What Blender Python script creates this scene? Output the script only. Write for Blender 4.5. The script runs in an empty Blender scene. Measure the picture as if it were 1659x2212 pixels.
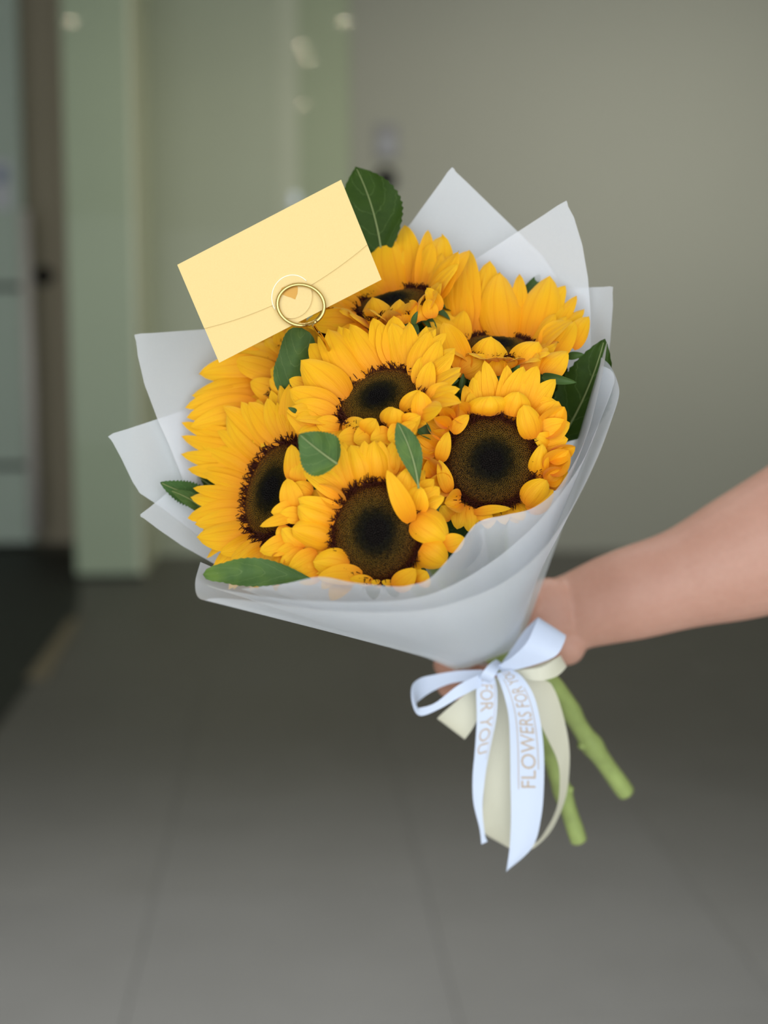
import bpy, math, random
import numpy as np
from mathutils import Vector, Matrix

# ------------------------------------------------------------------ camera, light, exposure
SC = bpy.context.scene
COL = SC.collection
W_PX, H_PX, FPX = 1659.0, 2212.0, 2893.0
YAW, PITCH, CAM_Z = math.radians(4.2), math.radians(7.0), 1.40
cam_data = bpy.data.cameras.new('camera')
cam_data.sensor_fit = 'HORIZONTAL'; cam_data.sensor_width = 36.0
cam_data.lens = FPX / W_PX * 36.0
cam_data.clip_start = 0.05
cam_data.dof.use_dof = True; cam_data.dof.focus_distance = 0.795; cam_data.dof.aperture_fstop = 4.7
cam = bpy.data.objects.new('camera', cam_data); COL.objects.link(cam)
cam.location = (0, 0, CAM_Z); cam.rotation_euler = (math.pi / 2 - PITCH, 0, -YAW)
SC.camera = cam
SC.view_settings.view_transform = 'Standard'; SC.view_settings.look = 'None'
SC.view_settings.gamma = 1.0; SC.view_settings.use_curve_mapping = False
SC.view_settings.exposure = 0.0
SC.cycles.use_denoising = True
world = bpy.data.worlds.new('world'); SC.world = world; world.use_nodes = True
bg = world.node_tree.nodes['Background']; bg.inputs[0].default_value = (0.86, 0.93, 1.0, 1); bg.inputs[1].default_value = 0.64

def area(name, loc, rot, sx, sy, power, col):
    l = bpy.data.lights.new(name, 'AREA'); l.shape = 'RECTANGLE'; l.size = sx; l.size_y = sy
    l.energy = power; l.color = col
    o = bpy.data.objects.new(name, l); COL.objects.link(o); o.location = loc; o.rotation_euler = rot
    return o
# daylight through the open shop front behind the camera
area('daylight_opening', (-0.6, -1.9, 1.6), (math.radians(90), 0, 0), 5.6, 3.0, 125, (0.90, 0.95, 1.0))
# added fill lamp out of view, brightens the back wall
wall_fill = area('back_wall_fill', (2.6, 5.3, 3.93), (math.radians(66), 0, 0), 2.8, 0.5, 34, (1.0, 0.98, 0.90))
wall_fill.data.spread = math.radians(90)
floor_fill = area('near_floor_fill', (-0.2, 2.3, 3.93), (0, 0, 0), 3.4, 1.2, 36, (0.97, 0.98, 1.0))  # added fill lamp out of view, lifts the floor nearest the camera
floor_fill.data.spread = math.radians(62)

# ------------------------------------------------------------------ helpers
FWD = np.array([math.sin(YAW) * math.cos(PITCH), math.cos(YAW) * math.cos(PITCH), -math.sin(PITCH)])
RGT = np.array([math.cos(YAW), -math.sin(YAW), 0.0])
UPV = np.cross(RGT, FWD)
CAM = np.array([0, 0, CAM_Z])
def P(px, py, d):
    return CAM + RGT * ((px - W_PX / 2) / FPX * d) + UPV * ((H_PX / 2 - py) / FPX * d) + FWD * d
def D3(r, u, t):
    v = r * RGT + u * UPV - t * FWD
    return v / np.linalg.norm(v)
def ray(px, py):
    return P(px, py, 1.0) - CAM
def on_y(px, py, Y):
    r = ray(px, py); return CAM + r * (Y / r[1])
def on_floor(px, py, z=0.0):
    r = ray(px, py); return CAM + r * ((z - CAM_Z) / r[2])
def nrm(v):
    n = np.linalg.norm(v); return v / n if n > 1e-12 else v
RNG = random.Random(7)
def lin(c):
    return tuple(((x / 255.0 + 0.055) / 1.055) ** 2.4 if x > 10 else x / 255.0 / 12.92 for x in c)

def mk(name, verts, faces, mat, parent=None, origin=None, smooth=True, uvs=None, mats=None, mi=None):
    verts = np.asarray(verts, float)
    if origin is None:
        origin = verts.mean(axis=0)
    origin = np.asarray(origin, float)
    me = bpy.data.meshes.new(name)
    me.from_pydata((verts - origin).tolist(), [], [tuple(f) for f in faces])
    if uvs is not None:
        ul = me.uv_layers.new(name='UVMap')
        vi = np.empty(len(me.loops), np.int32); me.loops.foreach_get('vertex_index', vi)
        ul.data.foreach_set('uv', np.asarray(uvs, np.float32)[vi].ravel())
    for m in (mats or [mat]):
        me.materials.append(m)
    if mi is not None:
        me.polygons.foreach_set('material_index', mi)
    if smooth:
        me.polygons.foreach_set('use_smooth', [True] * len(me.polygons))
    me.update()
    o = bpy.data.objects.new(name, me); COL.objects.link(o)
    if parent is not None:
        o.parent = parent
        pl = parent.location if parent.parent is None else parent.location + parent.parent.location
        o.location = Vector(origin) - pl
    else:
        o.location = origin
    return o
def thing(name, label, cat, loc, group=None):
    o = bpy.data.objects.new(name, None); COL.objects.link(o); o.location = loc
    o.empty_display_size = 0.02
    return tag(o, label, cat, group)
def tag(o, label, cat, group=None):
    o['label'] = label; o['category'] = cat
    if group: o['group'] = group
    return o
def struct(o):
    o['kind'] = 'structure'; return o
def grid_faces(nv, nu):
    return [(j * nu + i, j * nu + i + 1, (j + 1) * nu + i + 1, (j + 1) * nu + i) for j in range(nv - 1) for i in range(nu - 1)]
def crom(pts, n):
    """Catmull-Rom through rows of numbers, n samples"""
    p = np.asarray(pts, float); m = len(p)
    out = []
    for k in range(n):
        x = k / (n - 1) * (m - 1); i = min(int(x), m - 2); t = x - i
        p0, p1, p2, p3 = p[max(i - 1, 0)], p[i], p[i + 1], p[min(i + 2, m - 1)]
        out.append(0.5 * (2 * p1 + (p2 - p0) * t + (2 * p0 - 5 * p1 + 4 * p2 - p3) * t * t + (3 * p1 - p0 - 3 * p2 + p3) * t ** 3))
    return np.array(out)
def tube(path, rad, ns=8, cap=True):
    path = np.asarray(path, float); n = len(path)
    rad = np.broadcast_to(np.asarray(rad, float), (n,))
    tang = np.gradient(path, axis=0)
    ref = nrm(np.cross(tang[0], np.array([0.31, 0.52, 0.79])))
    vs, fs = [], []
    for i in range(n):
        t = nrm(tang[i]); ref = nrm(ref - t * ref.dot(t)); b = np.cross(t, ref)
        for k in range(ns):
            a = 2 * math.pi * k / ns
            vs.append(path[i] + rad[i] * (math.cos(a) * ref + math.sin(a) * b))
    for i in range(n - 1):
        for k in range(ns):
            k2 = (k + 1) % ns
            fs.append((i * ns + k, i * ns + k2, (i + 1) * ns + k2, (i + 1) * ns + k))
    if cap:
        fs.append(tuple(range(ns))[::-1]); fs.append(tuple((n - 1) * ns + k for k in range(ns)))
    return vs, fs
def box_vf(lo, hi):
    x0, y0, z0 = lo; x1, y1, z1 = hi
    v = [(x0, y0, z0), (x1, y0, z0), (x1, y1, z0), (x0, y1, z0), (x0, y0, z1), (x1, y0, z1), (x1, y1, z1), (x0, y1, z1)]
    f = [(3, 2, 1, 0), (4, 5, 6, 7), (0, 1, 5, 4), (1, 2, 6, 5), (2, 3, 7, 6), (3, 0, 4, 7)]
    return v, f
def box(name, lo, hi, mat, parent=None):
    v, f = box_vf(lo, hi); return mk(name, v, f, mat, parent, smooth=False)

# ------------------------------------------------------------------ materials
class NT:
    def __init__(s, name):
        s.m = bpy.data.materials.new(name); s.m.use_nodes = True
        s.t = s.m.node_tree; s.t.nodes.clear()
        s.out = s.t.nodes.new('ShaderNodeOutputMaterial')
    def n(s, ty, **kw):
        nd = s.t.nodes.new(ty)
        for k, v in kw.items():
            if k in nd.inputs: s.put(nd.inputs[k], v)
            else: setattr(nd, k, v)
        return nd
    def put(s, sock, v):
        if isinstance(v, bpy.types.NodeSocket): s.t.links.new(v, sock)
        else:
            try: sock.default_value = v
            except Exception: sock.default_value = (*v, 1) if hasattr(v, '__len__') else v
    def bsdf(s, color, rough=0.6, spec=0.3, **kw):
        b = s.n('ShaderNodeBsdfPrincipled')
        s.put(b.inputs['Base Color'], color if isinstance(color, bpy.types.NodeSocket) else (*color[:3], 1))
        s.put(b.inputs['Roughness'], rough); s.put(b.inputs['Specular IOR Level'], spec)
        for k, v in kw.items(): s.put(b.inputs[k.replace('_', ' ')], v)
        return b
    def ramp(s, fac, stops):
        r = s.n('ShaderNodeValToRGB'); s.put(r.inputs[0], fac)
        e = r.color_ramp.elements
        while len(e) < len(stops): e.new(0.5)
        for el, (p, c) in zip(e, stops): el.position = p; el.color = (*c[:3], 1)
        return r.outputs[0]
    def math(s, op, a, b=0.0, c=0.0):
        nd = s.n('ShaderNodeMath', operation=op)
        for i, v in enumerate((a, b, c)): s.put(nd.inputs[i], v)
        return nd.outputs[0]
    def mixc(s, fac, a, b, bt='MIX'):
        nd = s.n('ShaderNodeMix', data_type='RGBA', blend_type=bt)
        s.put(nd.inputs[0], fac)
        for sock, v in ((nd.inputs[6], a), (nd.inputs[7], b)):
            s.put(sock, v if isinstance(v, bpy.types.NodeSocket) else (*v[:3], 1))
        return nd.outputs[2]
    def mapping(s, vec, scale):
        m = s.n('ShaderNodeMapping'); s.put(m.inputs[0], vec); m.inputs['Scale'].default_value = scale
        return m.outputs[0]
    def noise(s, vec, scale, detail=3.0, rough=0.5):
        nd = s.n('ShaderNodeTexNoise'); s.put(nd.inputs['Vector'], vec)
        nd.inputs['Scale'].default_value = scale; nd.inputs['Detail'].default_value = detail; nd.inputs['Roughness'].default_value = rough
        return nd.outputs[0]
    def bump(s, h, strength, dist=0.001):
        b = s.n('ShaderNodeBump'); s.put(b.inputs['Height'], h); b.inputs['Strength'].default_value = strength; b.inputs['Distance'].default_value = dist
        return b.outputs[0]
    def done(s, sh):
        s.t.links.new(sh, s.out.inputs[0]); return s.m
    def mix(s, fac, a, b):
        m = s.n('ShaderNodeMixShader'); s.put(m.inputs[0], fac)
        s.t.links.new(a, m.inputs[1]); s.t.links.new(b, m.inputs[2]); return m.outputs[0]

def plain(name, col, rough=0.6, spec=0.3, var=0.06, scale=12.0, bump=0.0, **kw):
    t = NT(name); tc = t.n('ShaderNodeTexCoord').outputs['Object']
    nz = t.noise(tc, scale, 4)
    c = t.mixc(nz, tuple(x * (1 - var) for x in col), tuple(min(1, x * (1 + var)) for x in col))
    b = t.bsdf(c, rough, spec, **kw)
    if bump: t.put(b.inputs['Normal'], t.bump(nz, bump))
    return t.done(b.outputs[0])

def petal_mat():
    t = NT('petal_yellow'); tc = t.n('ShaderNodeTexCoord')
    uv = tc.outputs['UV']; sep = t.n('ShaderNodeSeparateXYZ'); t.put(sep.inputs[0], uv)
    v = sep.outputs[1]; info = t.n('ShaderNodeObjectInfo').outputs['Random']
    c = t.ramp(v, [(0.0, (0.78, 0.19, 0.001)), (0.28, (0.93, 0.39, 0.003)), (0.65, (0.985, 0.55, 0.007)), (1.0, (0.985, 0.61, 0.012))])  # orange base is real, deepened further to imitate shade between petals
    st = t.noise(t.mapping(uv, (16.0, 1.3, 1.0)), 1.0, 4, 0.6)
    c = t.mixc(t.math('MULTIPLY', st, 0.42), c, (0.84, 0.31, 0.003))
    ug = t.math('ABSOLUTE', t.math('SUBTRACT', t.math('ABSOLUTE', t.math('SUBTRACT', t.math('ADD', sep.outputs[0], t.math('MULTIPLY', t.math('SUBTRACT', st, 0.5), 0.10)), 0.5)), 0.17))
    gr = t.math('MAXIMUM', t.math('SUBTRACT', 1.0, t.math('MULTIPLY', ug, 26.0)), 0.0)
    c = t.mixc(t.math('MULTIPLY', gr, 0.32), c, (0.78, 0.24, 0.002))
    c = t.mixc(t.math('MULTIPLY', info, 0.30), c, (0.92, 0.37, 0.003))
    b = t.bsdf(c, 0.5, 0.22, Sheen_Weight=0.08)
    t.put(b.inputs['Normal'], t.bump(st, 0.6, 0.0009))
    tr = t.n('ShaderNodeBsdfTranslucent'); t.put(tr.inputs[0], t.mixc(0.5, c, (1.0, 0.40, 0.003)))
    return t.done(t.mix(0.15, b.outputs[0], tr.outputs[0]))

def leaf_mat(name, dark, light, vein, patch=None):
    t = NT(name); tc = t.n('ShaderNodeTexCoord'); uv = tc.outputs['UV']
    sep = t.n('ShaderNodeSeparateXYZ'); t.put(sep.inputs[0], uv)
    u = t.math('ABSOLUTE', t.math('SUBTRACT', sep.outputs[0], 0.5)); v = sep.outputs[1]
    nz = t.noise(tc.outputs['Object'], 90.0, 5, 0.6)
    ph = t.math('MULTIPLY', t.math('SUBTRACT', t.math('ADD', v, t.math('MULTIPLY', nz, 0.22)), t.math('POWER', u, 1.4)), 4.6)
    fr = t.math('ABSOLUTE', t.math('SUBTRACT', t.math('FRACT', ph), 0.5))
    side = t.math('LESS_THAN', fr, 0.03)
    c = t.mixc(nz, dark, light)
    fine = t.noise(tc.outputs['Object'], 420.0, 3, 0.6)
    c = t.mixc(t.math('MULTIPLY', fine, 0.45), c, light)
    c = t.mixc(t.math('MULTIPLY', side, 0.45), c, vein)
    if patch:
        big = t.noise(tc.outputs['Object'], 45.0, 3)
        c = t.mixc(t.math('MULTIPLY', t.math('SUBTRACT', big, 0.45), 2.5), c, patch)
    b = t.bsdf(c, 0.55, 0.18)
    t.put(b.inputs['Normal'], t.bump(t.math('ADD', nz, t.math('MULTIPLY', side, -0.4)), 0.5, 0.001))
    tr = t.n('ShaderNodeBsdfTranslucent'); t.put(tr.inputs[0], c)
    return t.done(t.mix(0.15, b.outputs[0], tr.outputs[0]))

def paper_mat():
    t = NT('vellum_paper'); tc = t.n('ShaderNodeTexCoord').outputs['Object']
    nz = t.noise(tc, 700.0, 3)
    c = t.mixc(nz, (0.86, 0.89, 0.935), (0.92, 0.95, 0.98))
    b = t.bsdf(c, 0.42, 0.3)
    t.put(b.inputs['Normal'], t.bump(nz, 0.05, 0.0004))
    tr = t.n('ShaderNodeBsdfTranslucent', Color=(0.95, 0.96, 0.97, 1))
    tp = t.n('ShaderNodeBsdfTransparent', Color=(0.97, 0.98, 1.0, 1))
    s1 = t.mix(0.24, b.outputs[0], tr.outputs[0])
    return t.done(t.mix(0.36, s1, tp.outputs[0]))

def satin_mat(name, col, coat):
    t = NT(name); tc = t.n('ShaderNodeTexCoord'); nz = t.noise(t.mapping(tc.outputs['UV'], (200.0, 6.0, 1.0)), 1.0, 2)
    b = t.bsdf(col, 0.36, 0.5, Sheen_Weight=0.25, Sheen_Roughness=0.4, Anisotropic=0.5)
    t.put(b.inputs['Normal'], t.bump(nz, 0.06, 0.0003))
    tr = t.n('ShaderNodeBsdfTranslucent', Color=(*col[:3], 1))
    return t.done(t.mix(0.22, b.outputs[0], tr.outputs[0]))

def floret_rim_mat():
    t = NT('floret_gold'); tc = t.n('ShaderNodeTexCoord').outputs['Object']
    ln = t.n('ShaderNodeVectorMath', operation='LENGTH'); t.put(ln.inputs[0], tc)
    nz = t.noise(tc, 9.0, 3)
    r = t.math('ADD', ln.outputs['Value'], t.math('MULTIPLY', t.math('SUBTRACT', nz, 0.5), 0.22))
    c = t.ramp(r, [(0.0, (0.006, 0.005, 0.006)), (0.30, (0.010, 0.009, 0.006)), (0.44, (0.028, 0.021, 0.004)), (0.62, (0.175, 0.092, 0.009)), (0.80, (0.20, 0.082, 0.008)), (0.93, (0.10, 0.022, 0.004))])
    b = t.bsdf(c, 0.75, 0.12)
    return t.done(b.outputs[0])

def skin_mat():
    t = NT('skin'); tc = t.n('ShaderNodeTexCoord').outputs['Object']
    n1 = t.noise(tc, 22.0, 5, 0.6); n2 = t.noise(tc, 260.0, 3)
    c = t.mixc(n1, lin((180, 130, 110)), lin((204, 160, 140)))
    c = t.mixc(t.math('MULTIPLY', n2, 0.25), c, lin((150, 100, 80)))
    b = t.bsdf(c, 0.52, 0.35, Subsurface_Weight=0.12, Subsurface_Scale=0.006)
    t.put(b.inputs['Normal'], t.bump(n2, 0.12, 0.0006))
    return t.done(b.outputs[0])

def tile_mat():
    t = NT('dark_stone_tile'); tc = t.n('ShaderNodeTexCoord').outputs['Object']; info = t.n('ShaderNodeObjectInfo')
    off = t.n('ShaderNodeVectorMath', operation='ADD'); t.put(off.inputs[0], tc)
    sc = t.n('ShaderNodeVectorMath', operation='SCALE'); t.put(sc.inputs[0], info.outputs['Location']); sc.inputs['Scale'].default_value = 3.7
    t.put(off.inputs[1], sc.outputs[0])
    n1 = t.noise(off.outputs[0], 2.2, 6, 0.6)
    c = t.mixc(n1, (0.105, 0.103, 0.094), (0.150, 0.148, 0.138))
    c = t.mixc(t.math('MULTIPLY', info.outputs['Random'], 0.25), c, (0.130, 0.131, 0.130))
    b = t.bsdf(c, 0.5, 0.3)
    return t.done(b.outputs[0])

def glass_panel_mat(name, col, rough=0.12, spec=0.5):
    t = NT(name); tc = t.n('ShaderNodeTexCoord').outputs['Object']; nz = t.noise(tc, 1.1, 3)
    c = t.mixc(nz, tuple(x * 0.93 for x in col), tuple(x * 1.07 for x in col))
    b = t.bsdf(c, 0.75, 0.1, Coat_Weight=0.14, Coat_Roughness=0.02)
    return t.done(b.outputs[0])

M = {}
M['petal'] = petal_mat()
M['leaf'] = leaf_mat('leaf_green', (0.020, 0.060, 0.014), (0.085, 0.175, 0.045), (0.16, 0.24, 0.08))
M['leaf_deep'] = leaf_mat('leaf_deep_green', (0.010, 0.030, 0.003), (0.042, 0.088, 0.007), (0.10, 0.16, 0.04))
M['leaf_pale'] = leaf_mat('leaf_pale_green', (0.035, 0.085, 0.018), (0.105, 0.19, 0.052), (0.20, 0.28, 0.10), (0.15, 0.24, 0.03))
M['bract'] = plain('bract_green', (0.05, 0.10, 0.02), 0.6, 0.3, 0.3, 60)
M['midrib'] = plain('midrib_pale', (0.22, 0.27, 0.10), 0.5, 0.3, 0.15, 60)
M['stem'] = plain('stem_green', (0.29, 0.36, 0.11), 0.5, 0.35, 0.35, 70, 0.3)
M['stem_cut'] = plain('stem_cut_end', (0.42, 0.46, 0.19), 0.7, 0.2, 0.2, 90)
M['disc'] = plain('disc_brown', (0.010, 0.006, 0.004), 0.8, 0.2, 0.3, 20)
M['fl_rim'] = floret_rim_mat()
M['fl_dark'] = plain('floret_dark', (0.006, 0.0045, 0.004), 0.6, 0.15, 0.3, 20)
M['filament'] = plain('filament_maroon', (0.045, 0.008, 0.003), 0.7, 0.15, 0.7, 14)
M['paper'] = paper_mat()
M['satin_white'] = satin_mat('white_satin', (0.70, 0.775, 0.93), 0.2)
M['satin_cream'] = satin_mat('cream_satin', (0.73, 0.70, 0.54), 0.2)
M['foil'] = plain('rose_gold_foil', (0.50, 0.39, 0.29), 0.4, 0.5, 0.05, 40)
M['skin'] = skin_mat()
M['tile'] = tile_mat()
M['grout'] = plain('grout_dark', (0.10, 0.098, 0.09), 0.9, 0.1, 0.1, 30)

# ------------------------------------------------------------------ room shell
YB = 9.07                                   # back wall
M['wall'] = plain('wall_beige', (0.385, 0.388, 0.33), 0.7, 0.2, 0.03, 0.9)
M['ceil'] = plain('ceiling_white', (0.75, 0.74, 0.70), 0.9, 0.1, 0.02, 2)
M['brown'] = plain('wall_brown', (0.56, 0.49, 0.36), 0.7, 0.2, 0.06, 1.5)
M['black'] = plain('black_metal', (0.006, 0.006, 0.005), 0.4, 0.4, 0.1, 20)
M['darkfloor'] = plain('dark_rails_and_floor_shade', (0.018, 0.021, 0.018), 0.6, 0.3, 0.2, 2)  # dark rails and kick plate; on the floor it stands for recess shade
M['steel'] = plain('brushed_steel', (0.92, 0.86, 0.79), 0.5, 0.5, 0.03, 30)
M['brass_strip'] = plain('brass_floor_strip', (0.20, 0.17, 0.115), 0.5, 0.4, 0.1, 10)
M['g_front'] = glass_panel_mat('frosted_green_glass', (0.50, 0.60, 0.44))
M['g_side'] = glass_panel_mat('frosted_light_glass', (0.86, 0.90, 0.70))
M['g_back'] = glass_panel_mat('frosted_grey_green_glass', (0.52, 0.565, 0.44))
M['g_edge'] = glass_panel_mat('frosted_glass_edge_strip', (0.58, 0.62, 0.49))
M['g_dark'] = glass_panel_mat('frosted_moss_glass', (0.43, 0.49, 0.345))
M['g_door'] = glass_panel_mat('door_glass', (0.66, 0.77, 0.66))
M['notice'] = plain('pale_notice', (0.80, 0.82, 0.86), 0.7, 0.2, 0.05, 8)
M['notice_blue'] = plain('notice_blue', (0.36, 0.43, 0.56), 0.7, 0.2, 0.05, 8)

XL, XR = -4.0, 4.2
M['bounce_floor'] = plain('pale_bounce_floor', (0.52, 0.51, 0.48), 0.8, 0.2, 0.08, 3)  # unseen pale floor, added to bounce light up onto the paper cone
struct(box('floor_bounce', (XL, -9.0, -0.10), (XR, 1.55, -0.001), M['bounce_floor']))
floor = struct(box('floor', (XL, 1.55, -0.10), (XR, 12.0, -0.012), M['grout']))
ts, gap, ch = 0.70, 0.0016, 0.0006
a0, a1 = gap / 2, ts - gap / 2
tv = [(a0, a0, -0.012), (a1, a0, -0.012), (a1, a1, -0.012), (a0, a1, -0.012),
      (a0, a0, -ch), (a1, a0, -ch), (a1, a1, -ch), (a0, a1, -ch),
      (a0 + ch, a0 + ch, 0), (a1 - ch, a0 + ch, 0), (a1 - ch, a1 - ch, 0), (a0 + ch, a1 - ch, 0)]
tf = [(0, 1, 5, 4), (1, 2, 6, 5), (2, 3, 7, 6), (3, 0, 4, 7), (4, 5, 9, 8), (5, 6, 10, 9), (6, 7, 11, 10), (7, 4, 8, 11), (8, 9, 10, 11)]
t0 = mk('tile', tv, tf, M['tile'], floor, origin=(0, 0, 0), smooth=False)
X0 = on_floor(320, 1990)[0] - 6 * ts
Y0 = on_floor(600, 1930)[1] - 2 * ts
first = True
for i in range(-1, 12):
    for j in range(0, 13):
        x, y = X0 + i * ts, Y0 + j * ts
        if x < XL - 0.7 or x > XR or y > 10.4 or y < 1.56: continue
        o = t0 if first else t0.copy()
        if not first: COL.objects.link(o)
        first = False
        o.location = Vector((x, y, 0)) - floor.location
struct(box('ceiling', (XL, -1.6, 4.0), (XR, 12.0, 4.1), M['ceil']))
struct(box('wall_right', (XR, -2.0, -0.1), (XR + 0.1, 12.0, 4.0), M['wall']))
struct(box('wall_left', (XL - 0.1, -2.0, -0.1), (XL, 12.0, 4.0), M['wall']))
xj = on_y(757, 300, YB)[0]
struct(box('wall_back', (xj, YB, -0.05), (XR, YB + 0.15, 4.0), M['wall']))
# glass wall panels left of the beige wall
def xat(px, py, Y): return on_y(px, py, Y)[0]
x_side = xat(332, 500, YB - 0.02); x_640 = xat(645, 300, YB); x_600 = xat(598, 300, YB)
struct(box('wall_back_moss', (x_640, YB + 0.02, -0.05), (xj, YB + 0.12, 4.0), M['g_dark']))
YBOX = on_floor(240, 1252)[1]
xb0, xb1 = xat(150, 700, YBOX), xat(289, 700, YBOX)
x_back_l = xb1 + 0.01
struct(box('window_1', (x_back_l, YB + 0.0, 0.0), (x_600, YB + 0.10, 4.0), M['g_back']))
struct(box('window_2', (x_600, YB - 0.012, 0.0), (x_640, YB + 0.10, 4.0), M['g_edge']))
# projecting frosted glass box, front and side panes
struct(box('window_3', (xb0, YBOX, 0.0), (xb1, YBOX + 0.03, 4.0), M['g_front']))
struct(box('window_4', (xb1, YBOX + 0.001, 0.0), (xb1 + 0.02, YB + 0.02, 4.0), M['g_side']))
struct(box('trim_1', (xb0, YBOX - 0.004, 0.0), (xb1 + 0.024, YBOX - 0.0005, 0.035), M['darkfloor']))
# recess on the left: brown wall, glass door with long pull handle
YR = 9.75
xr0 = xat(52, 800, YR)
struct(box('wall_back_brown', (xr0 - 0.5, YR, -0.05), (xb0 + 0.25, YR + 0.15, 4.0), M['brown']))
struct(box('wall_inner', (xb0, YBOX + 0.03, 0.0), (xb0 + 0.03, YR, 4.0), M['brown']))
YD = 9.45
xd1 = xat(62, 800, YD)
door = struct(box('door_1', (XL, YD, 0.02), (xd1, YD + 0.02, 4.0), M['g_door']))
rail = mk('door_rail', *box_vf((XL, YD - 0.012, xat(10, 1, 1) * 0 + on_y(20, 626, YD)[2]), (xd1 - 0.03, YD - 0.001, on_y(20, 614, YD)[2])), M['darkfloor'], door, smooth=False)
rail2 = mk('door_rail', *box_vf((XL, YD - 0.012, on_y(20, 1012, YD)[2]), (xd1 - 0.03, YD - 0.001, on_y(20, 1000, YD)[2])), M['darkfloor'], door, smooth=False)
kick = mk('kick_plate', *box_vf((XL, YD - 0.014, 0.02), (xd1, YD - 0.001, on_y(20, 1172, YD)[2])), M['darkfloor'], door, smooth=False)
hx = xat(64, 800, YD - 0.08)
hz0, hz1 = max(0.12, on_y(70, 1165, YD - 0.08)[2]), on_y(50, 455, YD - 0.08)[2]
ht = thing('door_pull_handle', 'long vertical brushed steel pull handle on the glass door', 'handle', (hx, YD - 0.08, hz0))
v, f = tube([(hx, YD - 0.08, hz0), (hx, YD - 0.08, hz1)], 0.042, 12); mk('grip_bar', v, f, M['steel'], ht)
for z in (hz0 + 0.25, hz1 - 0.25):
    v, f = tube([(hx, YD - 0.075, z), (hx, YD, z)], 0.014, 8); mk('standoff', v, f, M['steel'], ht)
lk = on_y(95, 596, YR)
l = thing('door_lock', 'small round black lock on the brown wall beside the steel handle', 'lock', lk)
v, f = tube([(lk[0], YR, lk[2]), (lk[0], YR - 0.03, lk[2]), (lk[0], YR - 0.045, lk[2])], [0.068, 0.068, 0.05], 20); mk('escutcheon', v, f, M['black'], l)
v, f = tube([(lk[0], YR - 0.045, lk[2]), (lk[0], YR - 0.07, lk[2])], [0.022, 0.02], 14); mk('cylinder', v, f, M['black'], l)
q0, q1 = on_y(-22, 345, YD), on_y(26, 452, YD)
nt = thing('door_notice', 'pale paper notice with a blue square stuck on the glass door', 'notice', ((q0[0] + q1[0]) / 2, YD - 0.002, q1[2]))
mk('sheet', *box_vf((q0[0], YD - 0.003, q1[2]), (q1[0], YD - 0.0005, q0[2])), M['notice'], nt, smooth=False)
q2, q3 = on_y(-14, 362, YD), on_y(16, 395, YD)
mk('blue_square', *box_vf((q2[0], YD - 0.005, q3[2]), (q3[0], YD - 0.003, q2[2])), M['notice_blue'], nt, smooth=False)
# dark patch with the recess shade put into its colour, and brass strip, floor left
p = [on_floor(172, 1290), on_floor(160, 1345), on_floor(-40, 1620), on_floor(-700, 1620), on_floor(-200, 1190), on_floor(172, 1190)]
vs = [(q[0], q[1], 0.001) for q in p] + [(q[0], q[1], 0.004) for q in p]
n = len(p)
struct(mk('floor_shade', vs, [tuple(range(n, 2 * n))] + [(i, (i + 1) % n, n + (i + 1) % n, n + i) for i in range(n)], M['darkfloor'], smooth=False))
p = [on_floor(150, 1340), on_floor(172, 1340), on_floor(100, 1470), on_floor(55, 1470)]
vs = [(q[0], q[1], 0.001) for q in p] + [(q[0], q[1], 0.008) for q in p]
struct(mk('trim_3', vs, [(4, 5, 6, 7)] + [(i, (i + 1) % 4, 4 + (i + 1) % 4, 4 + i) for i in range(4)], M['brass_strip'], smooth=False))
# access reader and black handle on the beige wall
c = on_y(832, 388, YB)
l = thing('wall_lock_handle', 'black door handle on the beige wall behind the green leaf', 'handle', c)
v, f = tube([(c[0], YB, c[2]), (c[0], YB - 0.03, c[2]), (c[0], YB - 0.045, c[2])], [0.078, 0.078, 0.06], 20); mk('rose', v, f, M['black'], l)
v, f = tube([(c[0], YB - 0.045, c[2]), (c[0], YB - 0.085, c[2]), (c[0] - 0.05, YB - 0.09, c[2] - 0.03)], [0.02, 0.02, 0.018], 10); mk('lever', v, f, M['black'], l)
c = on_y(835, 305, YB)
l = thing('card_reader', 'grey card reader on the beige wall above the black handle', 'card reader', c)
M['reader'] = plain('reader_grey', (0.27, 0.27, 0.27), 0.5, 0.3, 0.05, 20)
M['reader_face'] = plain('reader_face', (0.36, 0.37, 0.41), 0.5, 0.3, 0.05, 20)
mk('case', *box_vf((c[0] - 0.075, YB - 0.025, c[2] - 0.11), (c[0] + 0.075, YB, c[2] + 0.11)), M['reader'], l, smooth=False)
mk('faceplate', *box_vf((c[0] - 0.05, YB - 0.03, c[2] - 0.08), (c[0] + 0.05, YB - 0.025, c[2] + 0.03)), M['reader_face'], l, smooth=False)
# small bright metal plate at the joint of the glass panels
c = on_y(637, 432, YB - 0.012)
l = thing('panel_clamp', 'shiny steel clamp on the glass panel joint above the envelope', 'clamp', c)
M['chrome'] = plain('bright_metal', (0.85, 0.9, 0.97), 0.25, 0.5, 0.02, 20, Metallic=0.6)
mk('plate', *box_vf((c[0] - 0.025, YB - 0.03, c[2] - 0.035), (c[0] + 0.025, YB - 0.012, c[2] + 0.035)), M['chrome'], l, smooth=False)
v, f = tube([(c[0], YB - 0.03, c[2]), (c[0], YB - 0.04, c[2])], [0.02, 0.017], 12); mk('screw_cap', v, f, M['chrome'], l)
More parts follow.
